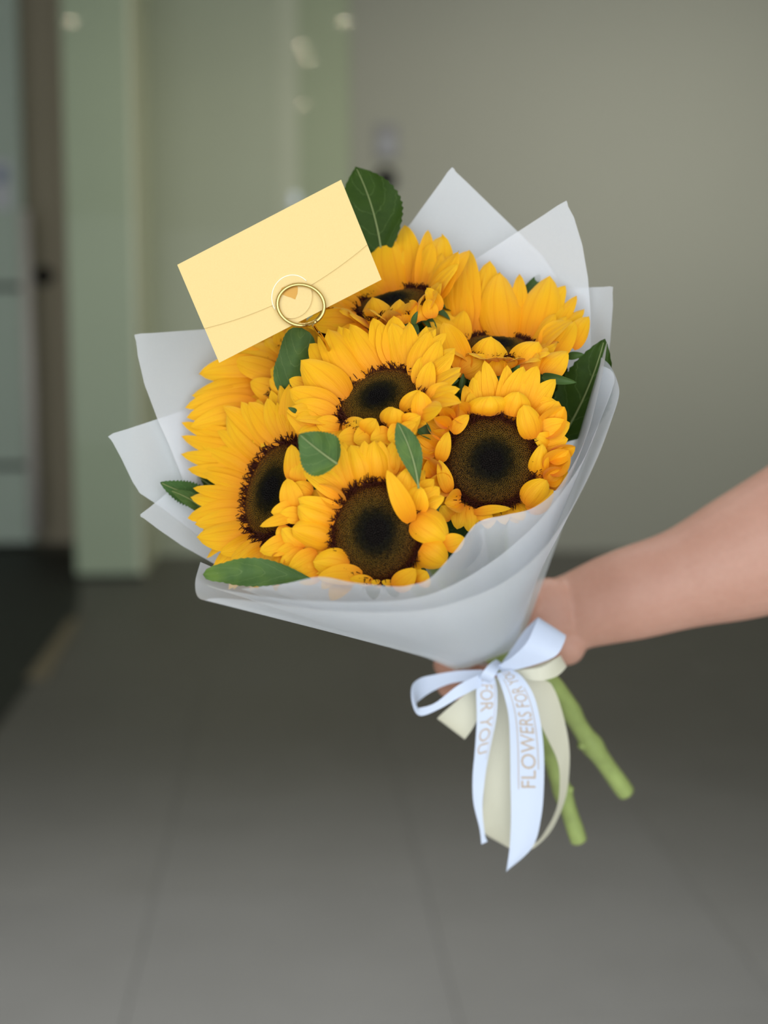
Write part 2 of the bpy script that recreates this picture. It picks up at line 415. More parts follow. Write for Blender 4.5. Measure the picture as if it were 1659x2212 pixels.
# ceiling downlights, mirrored in the glass panels
tl = NT('lamp_warm'); em = tl.n('ShaderNodeEmission'); em.inputs[0].default_value = (1.0, 0.86, 0.62, 1); em.inputs[1].default_value = 260.0
M['lamp'] = tl.done(em.outputs[0])
M['lamp_ring'] = plain('lamp_ring_white', (0.7, 0.7, 0.68), 0.5, 0.3)
def reflected(px, py, Y):
    h = on_y(px, py, Y); r = nrm(h - CAM); r = r * np.array([1, -1, 1]); return h + r * ((3.985 - h[2]) / r[2])
for (px, py, Y), lab in zip(((745, 42, YB + .02), (665, 122, YB + .02), (655, 222, YB + .02), (650, 92, YB + .02), (155, 42, YBOX)),
        ('round ceiling downlight mirrored in the glass next to the beige wall, close to the top', 'round ceiling downlight mirrored in the moss glass, middle one of three', 'round ceiling downlight mirrored in the moss glass, lowest of three', 'round ceiling downlight mirrored in the moss glass, topmost of three', 'round ceiling downlight mirrored in the projecting green glass box')):
    c = reflected(px, py, Y)
    l = thing('ceiling_downlight', lab, 'lamp', (c[0], c[1], 3.96), 'ceiling downlights mirrored in the glass')
    v, f = tube([(c[0], c[1], 4.0), (c[0], c[1], 3.97), (c[0], c[1], 3.965)], [0.075, 0.075, 0.06], 20); mk('trim_ring', v, f, M['lamp_ring'], l)
    a = [(c[0] + 0.045 * math.cos(k * math.pi / 8), c[1] + 0.045 * math.sin(k * math.pi / 8), 3.9635) for k in range(16)]
    mk('lens', a, [tuple(range(16))[::-1]], M['lamp'], l, smooth=False)

# ------------------------------------------------------------------ sunflowers
def px2m(d): return d / FPX
TIE = P(1088, 1437, 0.985)

def disc_meshes():
    rr = random.Random(3)
    z = lambda r: 0.20 * (1 - r * r) - 0.07 * math.exp(-(r / 0.30) ** 2)
    # domed receptacle with an underside
    vs, fs = [(0, 0, z(0))], []
    nr, na = 10, 40
    for j in range(1, nr + 1):
        r = j / nr
        for k in range(na):
            a = 2 * math.pi * k / na; vs.append((r * math.cos(a), r * math.sin(a), z(r)))
    for k in range(na): fs.append((0, 1 + k, 1 + (k + 1) % na))
    for j in range(nr - 1):
        for k in range(na):
            a, b = 1 + j * na + k, 1 + j * na + (k + 1) % na
            fs.append((a, a + na, b + na, b))
    me = bpy.data.meshes.new('disc'); me.from_pydata(vs, [], fs); me.materials.append(M['disc'])
    me.polygons.foreach_set('use_smooth', [True] * len(fs)); me.update()
    # florets in a sunflower spiral: outer ones open cups, inner ones closed buds
    N = 1450; vs, fs, mi = [], [], []
    for i in range(N):
        r = math.sqrt((i + 0.5) / N) * 0.95; a = i * 2.399963
        cx, cy, cz = r * math.cos(a), r * math.sin(a), z(r)
        nx, ny = 2 * 0.20 * r * math.cos(a), 2 * 0.20 * r * math.sin(a)
        s = 0.0232; b0 = len(vs); ns = 5
        if r > 0.24:
            h = 0.035 + 0.02 * rr.random() + (0.03 if r > 0.82 else 0)
            for (rad, hh) in ((s * 1.0, -0.01), (s * 0.96, h), (s * 0.74, h * 0.98), (s * 0.62, h * 0.1)):
                for k in range(ns):
                    t = a + 2 * math.pi * k / ns
                    jx, jy = (rr.random() - .5) * .006, (rr.random() - .5) * .006
                    vs.append((cx + rad * math.cos(t) + nx * hh + jx, cy + rad * math.sin(t) + ny * hh + jy, cz + hh))
            for q in range(3):
                for k in range(ns):
                    k2 = (k + 1) % ns
                    fs.append((b0 + q * ns + k, b0 + q * ns + k2, b0 + (q + 1) * ns + k2, b0 + (q + 1) * ns + k)); mi.append(0 if q < 2 else 1)
            fs.append(tuple(b0 + 3 * ns + k for k in range(ns))); mi.append(1)
        else:
            h = 0.045 + 0.03 * rr.random()
            for (rad, hh) in ((s * 0.95, -0.01), (s * 0.75, h * 0.55)):
                for k in range(ns):
                    t = a + 2 * math.pi * k / ns
                    vs.append((cx + rad * math.cos(t) + nx * hh, cy + rad * math.sin(t) + ny * hh, cz + hh))
            vs.append((cx + nx * h, cy + ny * h, cz + h))
            for k in range(ns):
                k2 = (k + 1) % ns
                fs.append((b0 + k, b0 + k2, b0 + ns + k2, b0 + ns + k)); mi.append(1)
                fs.append((b0 + ns + k, b0 + ns + k2, b0 + 2 * ns)); mi.append(0 if rr.random() < .25 else 1)
    mf = bpy.data.meshes.new('florets'); mf.from_pydata(vs, [], fs); mf.materials.append(M['fl_rim']); mf.materials.append(M['fl_dark'])
    mf.polygons.foreach_set('material_index', mi); mf.update()
    # curled maroon filaments round the rim
    vs, fs = [], []
    for i in range(720):
        a = rr.random() * 2 * math.pi; r = 0.86 + 0.16 * rr.random()
        L = 0.14 + 0.15 * rr.random(); out = 0.05 + 0.75 * rr.random(); sw = (rr.random() - .5) * 1.2
        er = np.array([math.cos(a), math.sin(a), 0]); et = np.array([-math.sin(a), math.cos(a), 0]); ez = np.array([0, 0, 1.0])
        p = er * r + ez * z(min(r, 1.0)); path = [p]
        d = nrm(er * out + ez * 1.0 + et * sw * .4); cur = nrm(et * sw + er * (rr.random() - .3))
        for q in range(4):
            p = p + d * L / 4; path.append(p); d = nrm(d + cur * 0.32)
        v, f = tube(path, np.array([1.0, .95, .8, .7, .35]) * 0.0135, 4, True)
        b0 = len(vs); vs += [tuple(x) for x in v]; fs += [tuple(b0 + k for k in ff) for ff in f]
    ml = bpy.data.meshes.new('filaments'); ml.from_pydata(vs, [], fs); ml.materials.append(M['filament']); ml.update()
    return me, mf, ml
DISC, FLORETS, FILAMENTS = disc_meshes()

def petal(parent, B, T, Wd, V, arch=0.07, cup=-0.15, roll=0.0, blunt=0.0, curl=0.0, name='petal', mat=None):
    B, T = np.asarray(B), np.asarray(T)
    L = np.linalg.norm(T - B); a = nrm(T - B)
    w = nrm(np.cross(V, a)); n = np.cross(a, w)
    if roll:
        c, s = math.cos(roll), math.sin(roll); w, n = w * c + n * s, n * c - w * s
    nu, nv = 9, 13
    ph, ph2, am = RNG.random() * 6.28, RNG.random() * 6.28, 0.03 + 0.05 * RNG.random()
    bend = (RNG.random() - 0.5) * 0.10
    vs, uv = [], []
    for j in range(nv):
        t = j / (nv - 1)
        prof = max(math.sin(math.pi * min(1, t * 0.985 + 0.015) ** 0.82), 0) ** (0.64 - 0.18 * blunt) + 0.24 * (1 - t) ** 2
        if blunt and t > 0.6: prof = max(prof, blunt * 0.55 * math.sqrt(max(0, 1 - ((t - 0.6) / 0.4) ** 3)))
        hw = Wd * 0.5 * prof
        c = B + a * (L * t) + n * (arch * L * 4 * t * (1 - t) + curl * L * max(0, t - 0.55) ** 2 * 4) + w * (bend * L * 4 * t * (1 - t))
        for i in range(nu):
            s = -1 + 2 * i / (nu - 1)
            rid = 0.034 * Wd * math.cos(3.0 * math.pi * s) * (1 - abs(s)) ** .5 * math.sin(math.pi * min(1, t + .1)) ** .5
            wav = am * Wd * math.sin(5.5 * t + ph) * s * t + 0.5 * am * Wd * math.sin(9 * t + ph2) * abs(s) * t
            vs.append(c + w * (hw * s) + n * (cup * hw * s * s * 1.6 + rid + wav))
            uv.append((0.5 + 0.5 * s, t))
    return mk(name, vs, grid_faces(nv, nu), mat or M['petal'], parent, origin=B, uvs=uv)

def leaf(parent, pts_b, pts_t, wpx, mat, arch=0.05, cup=0.1, roll=0.0, blunt=0.0, serr=0.03, wide=0.42, rib=True, name='leaf'):
    B, T = P(*pts_b), P(*pts_t)
    V = nrm(CAM - (B + T) / 2); Wd = wpx * px2m(pts_b[2])
    L = np.linalg.norm(T - B); a = nrm(T - B); w = nrm(np.cross(V, a)); n = np.cross(a, w)
    c_, s_ = math.cos(roll), math.sin(roll); w, n = w * c_ + n * s_, n * c_ - w * s_
    nu, nv = 13, 33
    ex = math.log(0.5) / math.log(wide)
    vs, uv, ribp = [], [], []
    ph = RNG.random() * 6
    bend = (RNG.random() - .5) * .12
    for j in range(nv):
        t = j / (nv - 1)
        prof = math.sin(math.pi * t ** ex) ** 0.8 if 0 < t < 1 else 0.0
        if blunt and t > 0.45: prof = max(prof, blunt * (max(0, 1 - ((t - 0.45) / 0.55) ** 4)) ** .5)
        prof = max(prof, 0.05 * (1 - t))
        hw = Wd * .5 * prof * (1 + serr * (1 if j % 2 else -1))
        c = B + a * (L * t) + n * (arch * L * 4 * t * (1 - t)) + w * (bend * L * 4 * t * (1 - t))
        ribp.append(c + n * 0.0003)
        for i in range(nu):
            s = -1 + 2 * i / (nu - 1)
            und = 0.03 * Wd * math.sin(14 * t - 5 * abs(s) + ph) * abs(s)
            vs.append(c + w * (hw * s) + n * (cup * hw * (abs(s) ** 1.3) + und)); uv.append((.5 + .5 * s, t))
    o = mk(name, vs, grid_faces(nv, nu), mat, parent, origin=B, uvs=uv)
    if rib:
        v, f = tube(ribp[:-1], np.linspace(0.0008, 0.0003, nv - 1) * min(1.0, wpx / 80 + .3), 6)
        mk('midrib', v, f, M['midrib'], o, origin=B)
    return o

CROPS = {'A': (740, 460, .19289), 'B': (920, 540, .24111), 'C': (600, 700, .27728), 'D': (880, 760, .28933),
         'E': (560, 930, .20494), 'F': (380, 860, .18083), 'G': (400, 700, .18083), 'e': (560, 900, .3014), 'r': (1100, 600, .27112)}
FL = {}
def sunflower(key, label, cpx, depth, n3, rpx, back, petals, ry=1.0, stem_pts=None, stem_r=0.006, bract_len=0.45, f_pl=0.40, lift=0.13, nodes=(), nodes_dir=(1, 0)):
    C = P(cpx[0], cpx[1], depth); n = D3(*n3); k = px2m(depth); R = rpx * k
    root = thing('sunflower', label, 'sunflower', C, 'sunflowers in the bouquet')
    FL[key] = root
    X = nrm(RGT - n * n.dot(RGT)); Y = np.cross(n, X)
    rot = Matrix(((X[0], Y[0], n[0]), (X[1], Y[1], n[1]), (X[2], Y[2], n[2]))).to_4x4()
    d = bpy.data.objects.new('disc', DISC); COL.objects.link(d); d.parent = root
    spin = RNG.random() * 6.28
    d.matrix_basis = rot @ Matrix.Diagonal((R, R * ry, R, 1)) @ Matrix.Rotation(spin, 4, 'Z') if ry == 1.0 else rot @ Matrix.Diagonal((R, R * ry, R, 1))
    for nm, me in (('florets', FLORETS), ('filaments', FILAMENTS)):
        s = bpy.data.objects.new(nm, me); COL.objects.link(s); s.parent = d; s['kind'] = 'stuff'
    # green receptacle, bracts and stem behind the head
    vs, fs = [], []
    na = 28
    for (r, z) in ((1.0, -0.02), (1.04, -0.16), (0.8, -0.42), (0.4, -0.62), (0.12, -0.8)):
        for q in range(na):
            a = 2 * math.pi * q / na; vs.append(C + X * (R * r * math.cos(a)) + Y * (R * ry * r * math.sin(a)) + n * (R * z))
    for j in range(4):
        for q in range(na): fs.append((j * na + q, j * na + (q + 1) % na, (j + 1) * na + (q + 1) % na, (j + 1) * na + q))
    mk('receptacle', vs, fs, M['bract'], root, origin=C)
    for q in range(14):
        a = 2 * math.pi * (q + RNG.random() * .4) / 14; u = X * math.cos(a) + Y * math.sin(a)
        B = C + u * R * 1.0 - n * R * .18; T = C + u * R * (1 + bract_len) - n * R * .55
        petal(root, B, T, R * .30, n, 0.05, 0.2, name='bract', mat=M['bract'])
    # lower layer of petals
    for (a0, a1, num, ln, el, wf) in back:
        for q in range(num):
            a = math.radians(a0 + (a1 - a0) * (q + .5 + (RNG.random() - .5) * .6) / num)
            e = math.radians(el + RNG.uniform(-7, 7)); u = X * math.cos(a) + Y * math.sin(a) * ry
            B = C + u * R * .96 - n * R * (.06 + .06 * RNG.random())
            T = B + (u * math.cos(e) + n * math.sin(e)) * R * ln * RNG.uniform(.88, 1.06)
            petal(root, B, T, R * wf * RNG.uniform(.85, 1.15), nrm(n + 0.4 * nrm(CAM - C)), RNG.uniform(.02, .10), RNG.uniform(-.3, .15), RNG.uniform(-.25, .25))
    toc = nrm(CAM - C)
    for idx, pt in enumerate(petals):
        if isinstance(pt[0], str): cr, pt = CROPS[pt[0]], pt[1:]
        else: cr = CROPS[key]
        opt = pt[5] if len(pt) > 5 else {}
        bx, by, tx, ty = cr[0] + pt[0] * cr[2], cr[1] + pt[1] * cr[2], cr[0] + pt[2] * cr[2], cr[1] + pt[3] * cr[2]
        wp = pt[4] * cr[2]
        def plane_dz(dx, dy): return -(n3[0] * dx + n3[1] * dy) / n3[2]      # px towards the viewer
        bz = max(-rpx * 0.9, min(rpx * 0.9, plane_dz(bx - cpx[0], cpx[1] - by)))
        dx, dy = tx - bx, by - ty; ln = math.hypot(dx, dy)
        tz = bz + opt.get('f', f_pl) * max(-ln * 1.6, min(ln * 1.6, plane_dz(dx, dy))) + lift * ln + opt.get('dz', 0)
        off = opt.get('o', 0) + idx * 0.45
        B = P(bx, by, depth - (bz + off) * k); T = P(tx, ty, depth - (tz + off) * k)
        V = nrm(toc * .75 + n * .25)
        petal(root, B, T, wp * k * 1.10, V, opt.get('arch', RNG.uniform(.04, .10)), opt.get('cup', RNG.uniform(-.22, .04)),
              opt.get('roll', RNG.uniform(-.22, .22)), opt.get('blunt', 0.0), opt.get('curl', 0.0))
    if stem_pts is None:
        stem_pts = [TIE + (C - TIE) * 0.04]
    path = [C - n * R * .6, C - n * R * 1.1] + [np.asarray(s) for s in stem_pts]
    path = crom(path, 26)
    rad = np.full(len(path), stem_r)
    if nodes:
        path = crom(path, 90); fr = np.linspace(0, 1, 90); rad = np.full(90, stem_r)
        for (t_, g) in nodes: rad = rad * (1 + g * np.exp(-((fr - t_) / 0.018) ** 2))
        rad = rad * (1 + 0.03 * np.sin(fr * 60))
    v, f = tube(path, rad, 14); st = mk('stem', v, f, M['stem'], root, origin=C)
    if nodes:
        e = path[-1]; dr = nrm(path[-1] - path[-2])
        v, f = tube([e - dr * .0003, e + dr * .0006], stem_r * .93, 14); mk('cut_end', v, f, M['stem_cut'], st)
        i = int(nodes[0][0] * 89); p_ = path[i]; dd_ = nrm(nodes_dir[0] * RGT + nodes_dir[1] * UPV - .3 * FWD)
        v, f = tube([p_, p_ + dd_ * stem_r * 1.15, p_ + dd_ * stem_r * 1.4], [stem_r * .7, stem_r * .5, stem_r * .3], 10); mk('leaf_scar', v, f, M['stem'], st)
    return root

cupp = dict(cup=0.85, arch=-0.12)
lob = dict(cup=-0.5, arch=0.14, blunt=0.7)
def T_(a, b, d): return P(a, b, d)

sunflower('G', 'sunflower at the far left, half hidden under the envelope, with only its petals showing', (648, 792), 0.848, (-.5, .45, .74), 85,
  [(90, 260, 20, 1.45, 8, .55)],
  [(1050, 430, 385, 345, 260), (1000, 500, 275, 500, 160), (1180, 400, 950, 190, 260), (1200, 350, 1090, 60, 200), (1150, 470, 640, 330, 320, dict(blunt=.4)),
   (1000, 560, 165, 600, 320), (900, 700, 75, 850, 300), (860, 850, -5, 1000, 230), (860, 960, 15, 1120, 250), (840, 1040, 60, 1230, 240), (1000, 480, 420, 250, 260), (1120, 600, 560, 430, 250), (1100, 820, 775, 690, 230, dict(blunt=.4)), (1330, 820, 1000, 660, 280, dict(o=12, dz=14)), (1280, 640, 1020, 540, 260, dict(o=12, dz=14)), (1350, 560, 1520, -90, 280), (1250, 560, 1330, -70, 280)],
  stem_pts=[T_(900, 1150, .95), TIE, T_(1190, 1475, 1.00), T_(1262, 1585, 1.03), T_(1352, 1712, 1.055)], stem_r=0.0070, nodes=((.865, .22), (.77, .12)), nodes_dir=(-.9, -.4))

sunflower('A', 'sunflower at the top behind the envelope corner, dark fringe half covered by its petals', (848, 661), 0.845, (-.22, .865, .45), 85,
  [(-10, 190, 16, 1.35, 42, .6), (190, 350, 9, .8, 45, .6)],
  [(520, 870, 345, 290, 190), (740, 830, 690, 135, 290), (860, 850, 960, 190, 170), (1000, 880, 1230, 470, 170), (1050, 900, 1420, 410, 180), (1000, 900, 1350, 505, 210),
   (840, 840, 1000, 285, 180), (950, 850, 1110, 252, 340, dict(blunt=.35)), (1020, 960, 1170, 560, 160), (470, 930, 130, 690, 260), (170, 1090, -160, 900, 230), (150, 1150, -230, 1020, 200), (170, 1200, -270, 1130, 190), (200, 1260, -220, 1270, 190), (260, 1300, -120, 1400, 200), (300, 1330, 60, 1450, 190), (150, 1150, -430, 1050, 260), (200, 1250, -430, 1240, 250), (90, 1160, -60, 1190, 150),
   (600, 890, 490, 222, 400, dict(cup=-.25)), (1080, 1100, 940, 840, 150, dict(dz=10)), (1000, 1180, 950, 960, 150, dict(dz=10)),
   (400, 1250, 330, 945, 330, dict(dz=12, cup=-.4)), (640, 1230, 640, 965, 220, dict(dz=12, cup=-.4)), (880, 1210, 810, 1000, 210, dict(dz=12, cup=-.4))],
  stem_pts=[T_(960, 1150, .96), TIE])

sunflower('B', 'sunflower at the upper right with one petal folded over its dark disc', (1074, 755), 0.828, (.02, .9, .43), 80,
  [(-15, 195, 16, 1.35, 42, .6), (195, 345, 9, .9, 30, .6)],
  [(60, 700, 0, 440, 150), (140, 690, 60, 300, 170), (190, 700, 170, 330, 180), (200, 760, 110, 190, 190), (250, 760, 220, 80, 210), (380, 750, 392, 3, 180), (320, 760, 340, 70, 210), (450, 730, 570, 92, 250, dict(blunt=.4)), (330, 760, 260, 200, 190), (510, 720, 550, 172, 130), (800, 750, 835, 218, 150), (300, 760, 330, 260, 210),
   (1050, 800, 1350, 408, 140), (1000, 800, 1250, 318, 210), (1300, 870, 1455, 595, 170), (1080, 790, 1420, 528, 140),
   (470, 740, 400, 180, 280, dict(blunt=.3)), (850, 770, 800, 400, 150), (720, 795, 665, 203, 335, dict(cup=-.28, blunt=.15)), (930, 805, 1110, 228, 330, dict(cup=-.28, blunt=.2)),
   (1010, 815, 1235, 505, 200), (1090, 930, 1330, 640, 270, dict(blunt=.3)), (320, 820, 335, 540, 170, dict(dz=8)), (130, 800, 110, 560, 120),
   (350, 1100, 160, 645, 200, dict(cup=.35, dz=20)), (350, 1110, 120, 820, 190, dict(dz=20)),
   (540, 1070, 590, 778, 330, dict(dz=22, cup=-.35, blunt=.3)), (330, 1110, 545, 945, 190, dict(dz=26, roll=.3)),
   (640, 1130, 640, 975, 150, dict(cup=.5, dz=15)), (770, 1060, 725, 968, 110, dict(cup=.3, dz=15)),
   (860, 1060, 1010, 818, 290, dict(dz=22, cup=-.35)), (1050, 1120, 1265, 905, 210, dict(dz=20))],
  stem_pts=[T_(1080, 1180, .96), TIE])

sunflower('F', 'sunflower at the left edge turned sideways, long petals fanned towards the left', (602, 1062), 0.816, (-.74, .27, .62), 113,
  [(60, 290, 26, 1.15, 16, .36)],
  [(1000, 520, 68, 290, 200), (960, 640, 62, 455, 200), (930, 760, 62, 665, 220), (900, 880, 140, 850, 190), (900, 960, 210, 460, 150),
   (1500, 500, 1480, 220, 170), (1450, 500, 1400, 150, 190), (1400, 515, 1210, 50, 180), (1340, 530, 1090, 0, 220), (1180, 600, 560, 90, 220), (1230, 590, 780, 40, 230), (1300, 530, 870, 45, 270),
   (980, 760, 490, 370, 180), (900, 1000, 300, 820, 130), (1070, 710, 600, 190, 340, dict(cup=-.28)), (940, 880, 330, 590, 300, dict(cup=-.28)),
   (870, 1070, 300, 880, 150), (860, 1100, 400, 900, 130), (850, 1160, 205, 1075, 150), (830, 1230, 172, 1180, 230), (830, 1320, 140, 1430, 240, dict(blunt=.2)), (840, 1420, 230, 1510, 230),
   (960, 1660, 530, 1850, 190, dict(cup=.3)), (900, 1590, 248, 1665, 320, dict(cup=-.25, blunt=.15)), (1030, 1740, 650, 1930, 200), (1080, 1750, 720, 1970, 170), (1080, 1840, 830, 1985, 170, dict(cup=.3))],
  stem_pts=[T_(860, 1220, .90), TIE])

sunflower('C', 'sunflower in the middle of the bouquet, tilted up, with green leaf tips around it', (822, 866), 0.790, (-.3, .63, .71), 95,
  [(-40, 220, 26, 1.25, 25, .5), (220, 320, 9, .6, 10, .45)],
  [(560, 480, 310, 95, 150), (500, 420, 248, 153, 190), (720, 390, 470, 15, 150), (850, 350, 740, -45, 180), (960, 330, 900, -65, 200), (1050, 380, 1020, -20, 150), (1060, 400, 1155, 15, 130),
   (1140, 470, 1265, 128, 150), (1180, 480, 1345, 308, 130), (1080, 440, 1190, 55, 170), (800, 370, 560, 5, 190), (750, 380, 510, 30, 150), (920, 340, 800, -10, 170), (1000, 360, 890, -10, 190), (240, 500, 88, 430, 110),
   (330, 850, 70, 680, 170), (250, 850, 125, 720, 140), (680, 430, 393, 38, 270, dict(cup=-.28)), (1110, 480, 1120, 255, 140), (1140, 560, 1200, 290, 130),
   (450, 750, 280, 690, 140), (460, 740, 125, 610, 180), (470, 690, 88, 512, 220), (525, 600, 178, 283, 280, dict(cup=-.28)),
   (1190, 620, 1352, 465, 150, dict(blunt=.4)), (1120, 740, 1105, 520, 140, dict(dz=12, cup=.3)), (980, 700, 1110, 515, 130, dict(dz=20, o=6)),
   (480, 800, 290, 755, 130), (640, 880, 465, 895, 150), (500, 800, 690, 765, 120, dict(dz=14, o=5)), (760, 850, 590, 915, 160), (880, 810, 900, 648, 195, dict(dz=24, o=6, cup=-.35, blunt=.4)),
   (700, 870, 770, 740, 160, dict(dz=20, o=5)), (880, 860, 720, 905, 150), (980, 840, 860, 905, 150), (1000, 850, 940, 900, 140), (1000, 800, 1115, 715, 130, dict(cup=.3, dz=10)), (960, 850, 1090, 770, 110)],
  stem_pts=[T_(960, 1200, .92), TIE, T_(1172, 1590, .995), T_(1200, 1665, 1.005), T_(1250, 1815, 1.02)], stem_r=0.0064, lift=.16, nodes=((.885, .15),), nodes_dir=(.9, -.1))

sunflower('D', 'round sunflower at the right, facing the camera, large dark disc ringed by short curled petals', (1059, 997), 0.785, (.08, .06, 1.0), 102,
  [(0, 360, 34, .50, 18, .36)],
  [(480, 470, 428, 248, 100), (520, 460, 490, 188, 110), (560, 450, 538, 138, 130), (640, 450, 575, 65, 120), (690, 440, 745, 98, 130, dict(roll=.4)), (840, 440, 970, 103, 160), (750, 440, 868, 108, 160),
   (920, 450, 1107, 203, 140), (720, 450, 745, 250, 90), (940, 460, 1110, 365, 140), (500, 470, 470, 300, 90),
   (1010, 530, 1130, 370, 170), (1000, 620, 1175, 410, 170, cupp), (960, 650, 1215, 530, 170), (990, 710, 1200, 650, 130), (1050, 790, 1257, 708, 120, cupp), (1080, 700, 950, 625, 120, dict(dz=14)),
   (1050, 1010, 1195, 880, 120), (1050, 900, 1205, 735, 170, cupp), (1020, 950, 1160, 875, 130, cupp), (970, 945, 1010, 688, 130, dict(dz=16, cup=-.3)),
   (300, 520, 355, 330, 125, cupp), (440, 490, 310, 430, 140, cupp), (310, 550, 182, 420, 140, cupp), (230, 700, 55, 590, 110), (290, 620, 135, 525, 160, cupp), (215, 750, 48, 640, 160, cupp),
   (215, 920, 75, 790, 180, cupp), (220, 930, 180, 780, 120, cupp), (310, 1030, 130, 990, 150, cupp), (400, 1130, 370, 1325, 130), (330, 1250, 250, 1150, 110), (400, 1110, 275, 1130, 150, cupp), (440, 1150, 465, 1350, 100), (480, 1180, 520, 1280, 100),
   (330, 600, 462, 470, 90, dict(o=8, dz=6)), (245, 820, 308, 595, 95, dict(o=8, dz=6)), (315, 1050, 235, 805, 95, dict(o=8, dz=6)),
   (620, 480, 620, 332, 300, dict(cup=-.35, arch=.2, blunt=.75, dz=10, o=6)), (790, 485, 830, 298, 200, dict(cup=-.3, blunt=.5, dz=8, o=6)), (955, 645, 865, 395, 165, dict(cup=-.3, blunt=.5, dz=10, o=8)),
   (900, 1185, 1090, 1030, 130), (890, 1150, 1040, 955, 170, dict(cup=-.35, blunt=.6, dz=10, o=8)), (500, 1200, 775, 1170, 60, dict(o=6)), (520, 1200, 640, 1235, 90)],
  stem_pts=[T_(1080, 1250, .92), TIE])

sunflower('E', 'sunflower at the bottom front, tall dark disc above the paper fold', (813, 1150), 0.757, (-.1, .1, .99), 99,
  [(20, 235, 26, .75, 10, .42), (300, 380, 6, .45, 30, .4)],
  [(960, 580, 880, 118, 160), (1110, 570, 1110, 105, 180), (1330, 530, 1275, 105, 200), (1390, 470, 1400, 118, 160), (1500, 430, 1480, 150, 210), (900, 670, 680, 385, 120), (975, 625, 845, 125, 160),
   (930, 650, 730, 203, 190, dict(blunt=.2)), (1085, 600, 965, 153, 335, dict(cup=-.4, blunt=.3, arch=.12)), (1280, 545, 1213, 103, 300, dict(cup=-.4, arch=.12)),
   (420, 560, 430, 320, 160), (370, 540, 340, 148, 190, dict(blunt=.4)), (900, 700, 465, 438, 190), (560, 660, 348, 565, 140), (370, 860, 295, 503, 220, dict(blunt=.3)), (400, 810, 122, 862, 170), (400, 900, 5, 1012, 110),
   (450, 900, 210, 880, 160), (840, 870, 405, 715, 200), (895, 770, 598, 575, 170, cupp), (480, 1230, 235, 1030, 190), (290, 1000, 200, 1185, 130), (320, 1160, 5, 1275, 190, dict(blunt=.4)), (230, 1320, 130, 1420, 130, cupp),
   (420, 1220, 168, 1302, 120), (470, 1260, 218, 1430, 160), (620, 1300, 298, 1485, 200), (620, 1440, 392, 1537, 140), (640, 1550, 418, 1602, 90),
   (770, 1150, 338, 1035, 335, dict(cup=-.45, arch=.12, blunt=.25)), (790, 975, 402, 800, 320, dict(cup=-.45, arch=.12, blunt=.25)),
   (1200, 1600, 950, 1560, 100), (1090, 1530, 610, 1545, 190), (945, 1450, 565, 1385, 280, dict(cup=-.35, blunt=.35)), (1290, 1630, 1180, 1590, 80), (1410, 1620, 1290, 1590, 70),
   ('e', 1030, 620, 1085, 362, 180, dict(dz=14)), ('e', 1110, 690, 1155, 498, 165, dict(dz=14)), ('e', 1090, 755, 915, 382, 125, dict(dz=22, o=12, cup=.1)),
   ('e', 1330, 930, 1472, 868, 120), ('e', 1115, 720, 1345, 890, 220, dict(cup=-.35, arch=.16, blunt=.6, o=8, dz=-10)), ('e', 1155, 940, 1345, 1050, 200, dict(cup=-.35, arch=.16, blunt=.6, o=6, dz=-10)),
   ('e', 1130, 1195, 1205, 1110, 130), ('e', 960, 1225, 1125, 1092, 130, dict(o=6, dz=6))],
  ry=1.12, stem_pts=[T_(960, 1330, .93), TIE])

# leaves and loose bracts, each part of the flower it grows on
A, B, C, Dd, E, F, G = (FL[k] for k in 'ABCDEFG')
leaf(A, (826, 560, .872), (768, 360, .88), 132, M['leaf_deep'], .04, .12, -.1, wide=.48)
leaf(G, (608, 850, .835), (652, 708, .825), 80, M['leaf_pale'], .10, -.3, .1, serr=.012, blunt=.98, rib=False)
leaf(E, (728, 1002, .738), (646, 938, .732), 104, M['leaf_pale'], .06, -.25, .25, blunt=.12, wide=.36)
leaf(E, (904, 1055, .745), (858, 912, .742), 52, M['leaf_pale'], .04, -.15, .15, blunt=.35, wide=.6)
leaf(F, (672, 1250, .752), (438, 1241, .748), 62, M['leaf_pale'], .05, -.25, 0, blunt=.75, wide=.55, rib=False)
leaf(F, (450, 1075, .87), (346, 1042, .850), 52, M['leaf'], .05, .1, 0, serr=.08)
leaf(F, (445, 1105, .862), (368, 1060, .845), 34, M['leaf_pale'], .05, .1, .3)
leaf(F, (470, 1060, .875), (425, 1028, .87), 44, M['leaf_deep'], .03, .1, 0)
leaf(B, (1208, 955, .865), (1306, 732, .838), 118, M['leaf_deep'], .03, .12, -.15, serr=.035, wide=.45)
for (o, b, t, w) in ((B, (1172, 812, .80), (1246, 826, .79), 20), (B, (1225, 770, .835), (1262, 765, .83), 16), (C, (995, 850, .80), (1001, 806, .80), 12), (C, (960, 830, .80), (992, 820, .80), 12),
                     (B, (1000, 830, .81), (1006, 808, .805), 10), (C, (893, 700, .80), (902, 672, .795), 12), (F, (640, 890, .765), (622, 880, .762), 10), (B, (1110, 800, .79), (1124, 788, .787), 8), (B, (1128, 640, .872), (1166, 592, .875), 22)):
    Bp, Tp = P(*b), P(*t)
    petal(o, Bp, Tp, w * px2m(b[2]), nrm(CAM - Bp), .1, .3, name='bract', mat=M['bract'])
# dark leaves deep between the heads
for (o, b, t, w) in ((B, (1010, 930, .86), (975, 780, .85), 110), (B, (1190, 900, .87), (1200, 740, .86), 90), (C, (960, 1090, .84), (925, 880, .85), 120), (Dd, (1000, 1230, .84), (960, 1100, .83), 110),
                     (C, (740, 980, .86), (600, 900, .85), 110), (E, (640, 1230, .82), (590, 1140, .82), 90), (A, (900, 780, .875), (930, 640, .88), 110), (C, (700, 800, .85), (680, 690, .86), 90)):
    leaf(o, b, t, w, M['leaf_deep'], .03, .1, 0, rib=False)

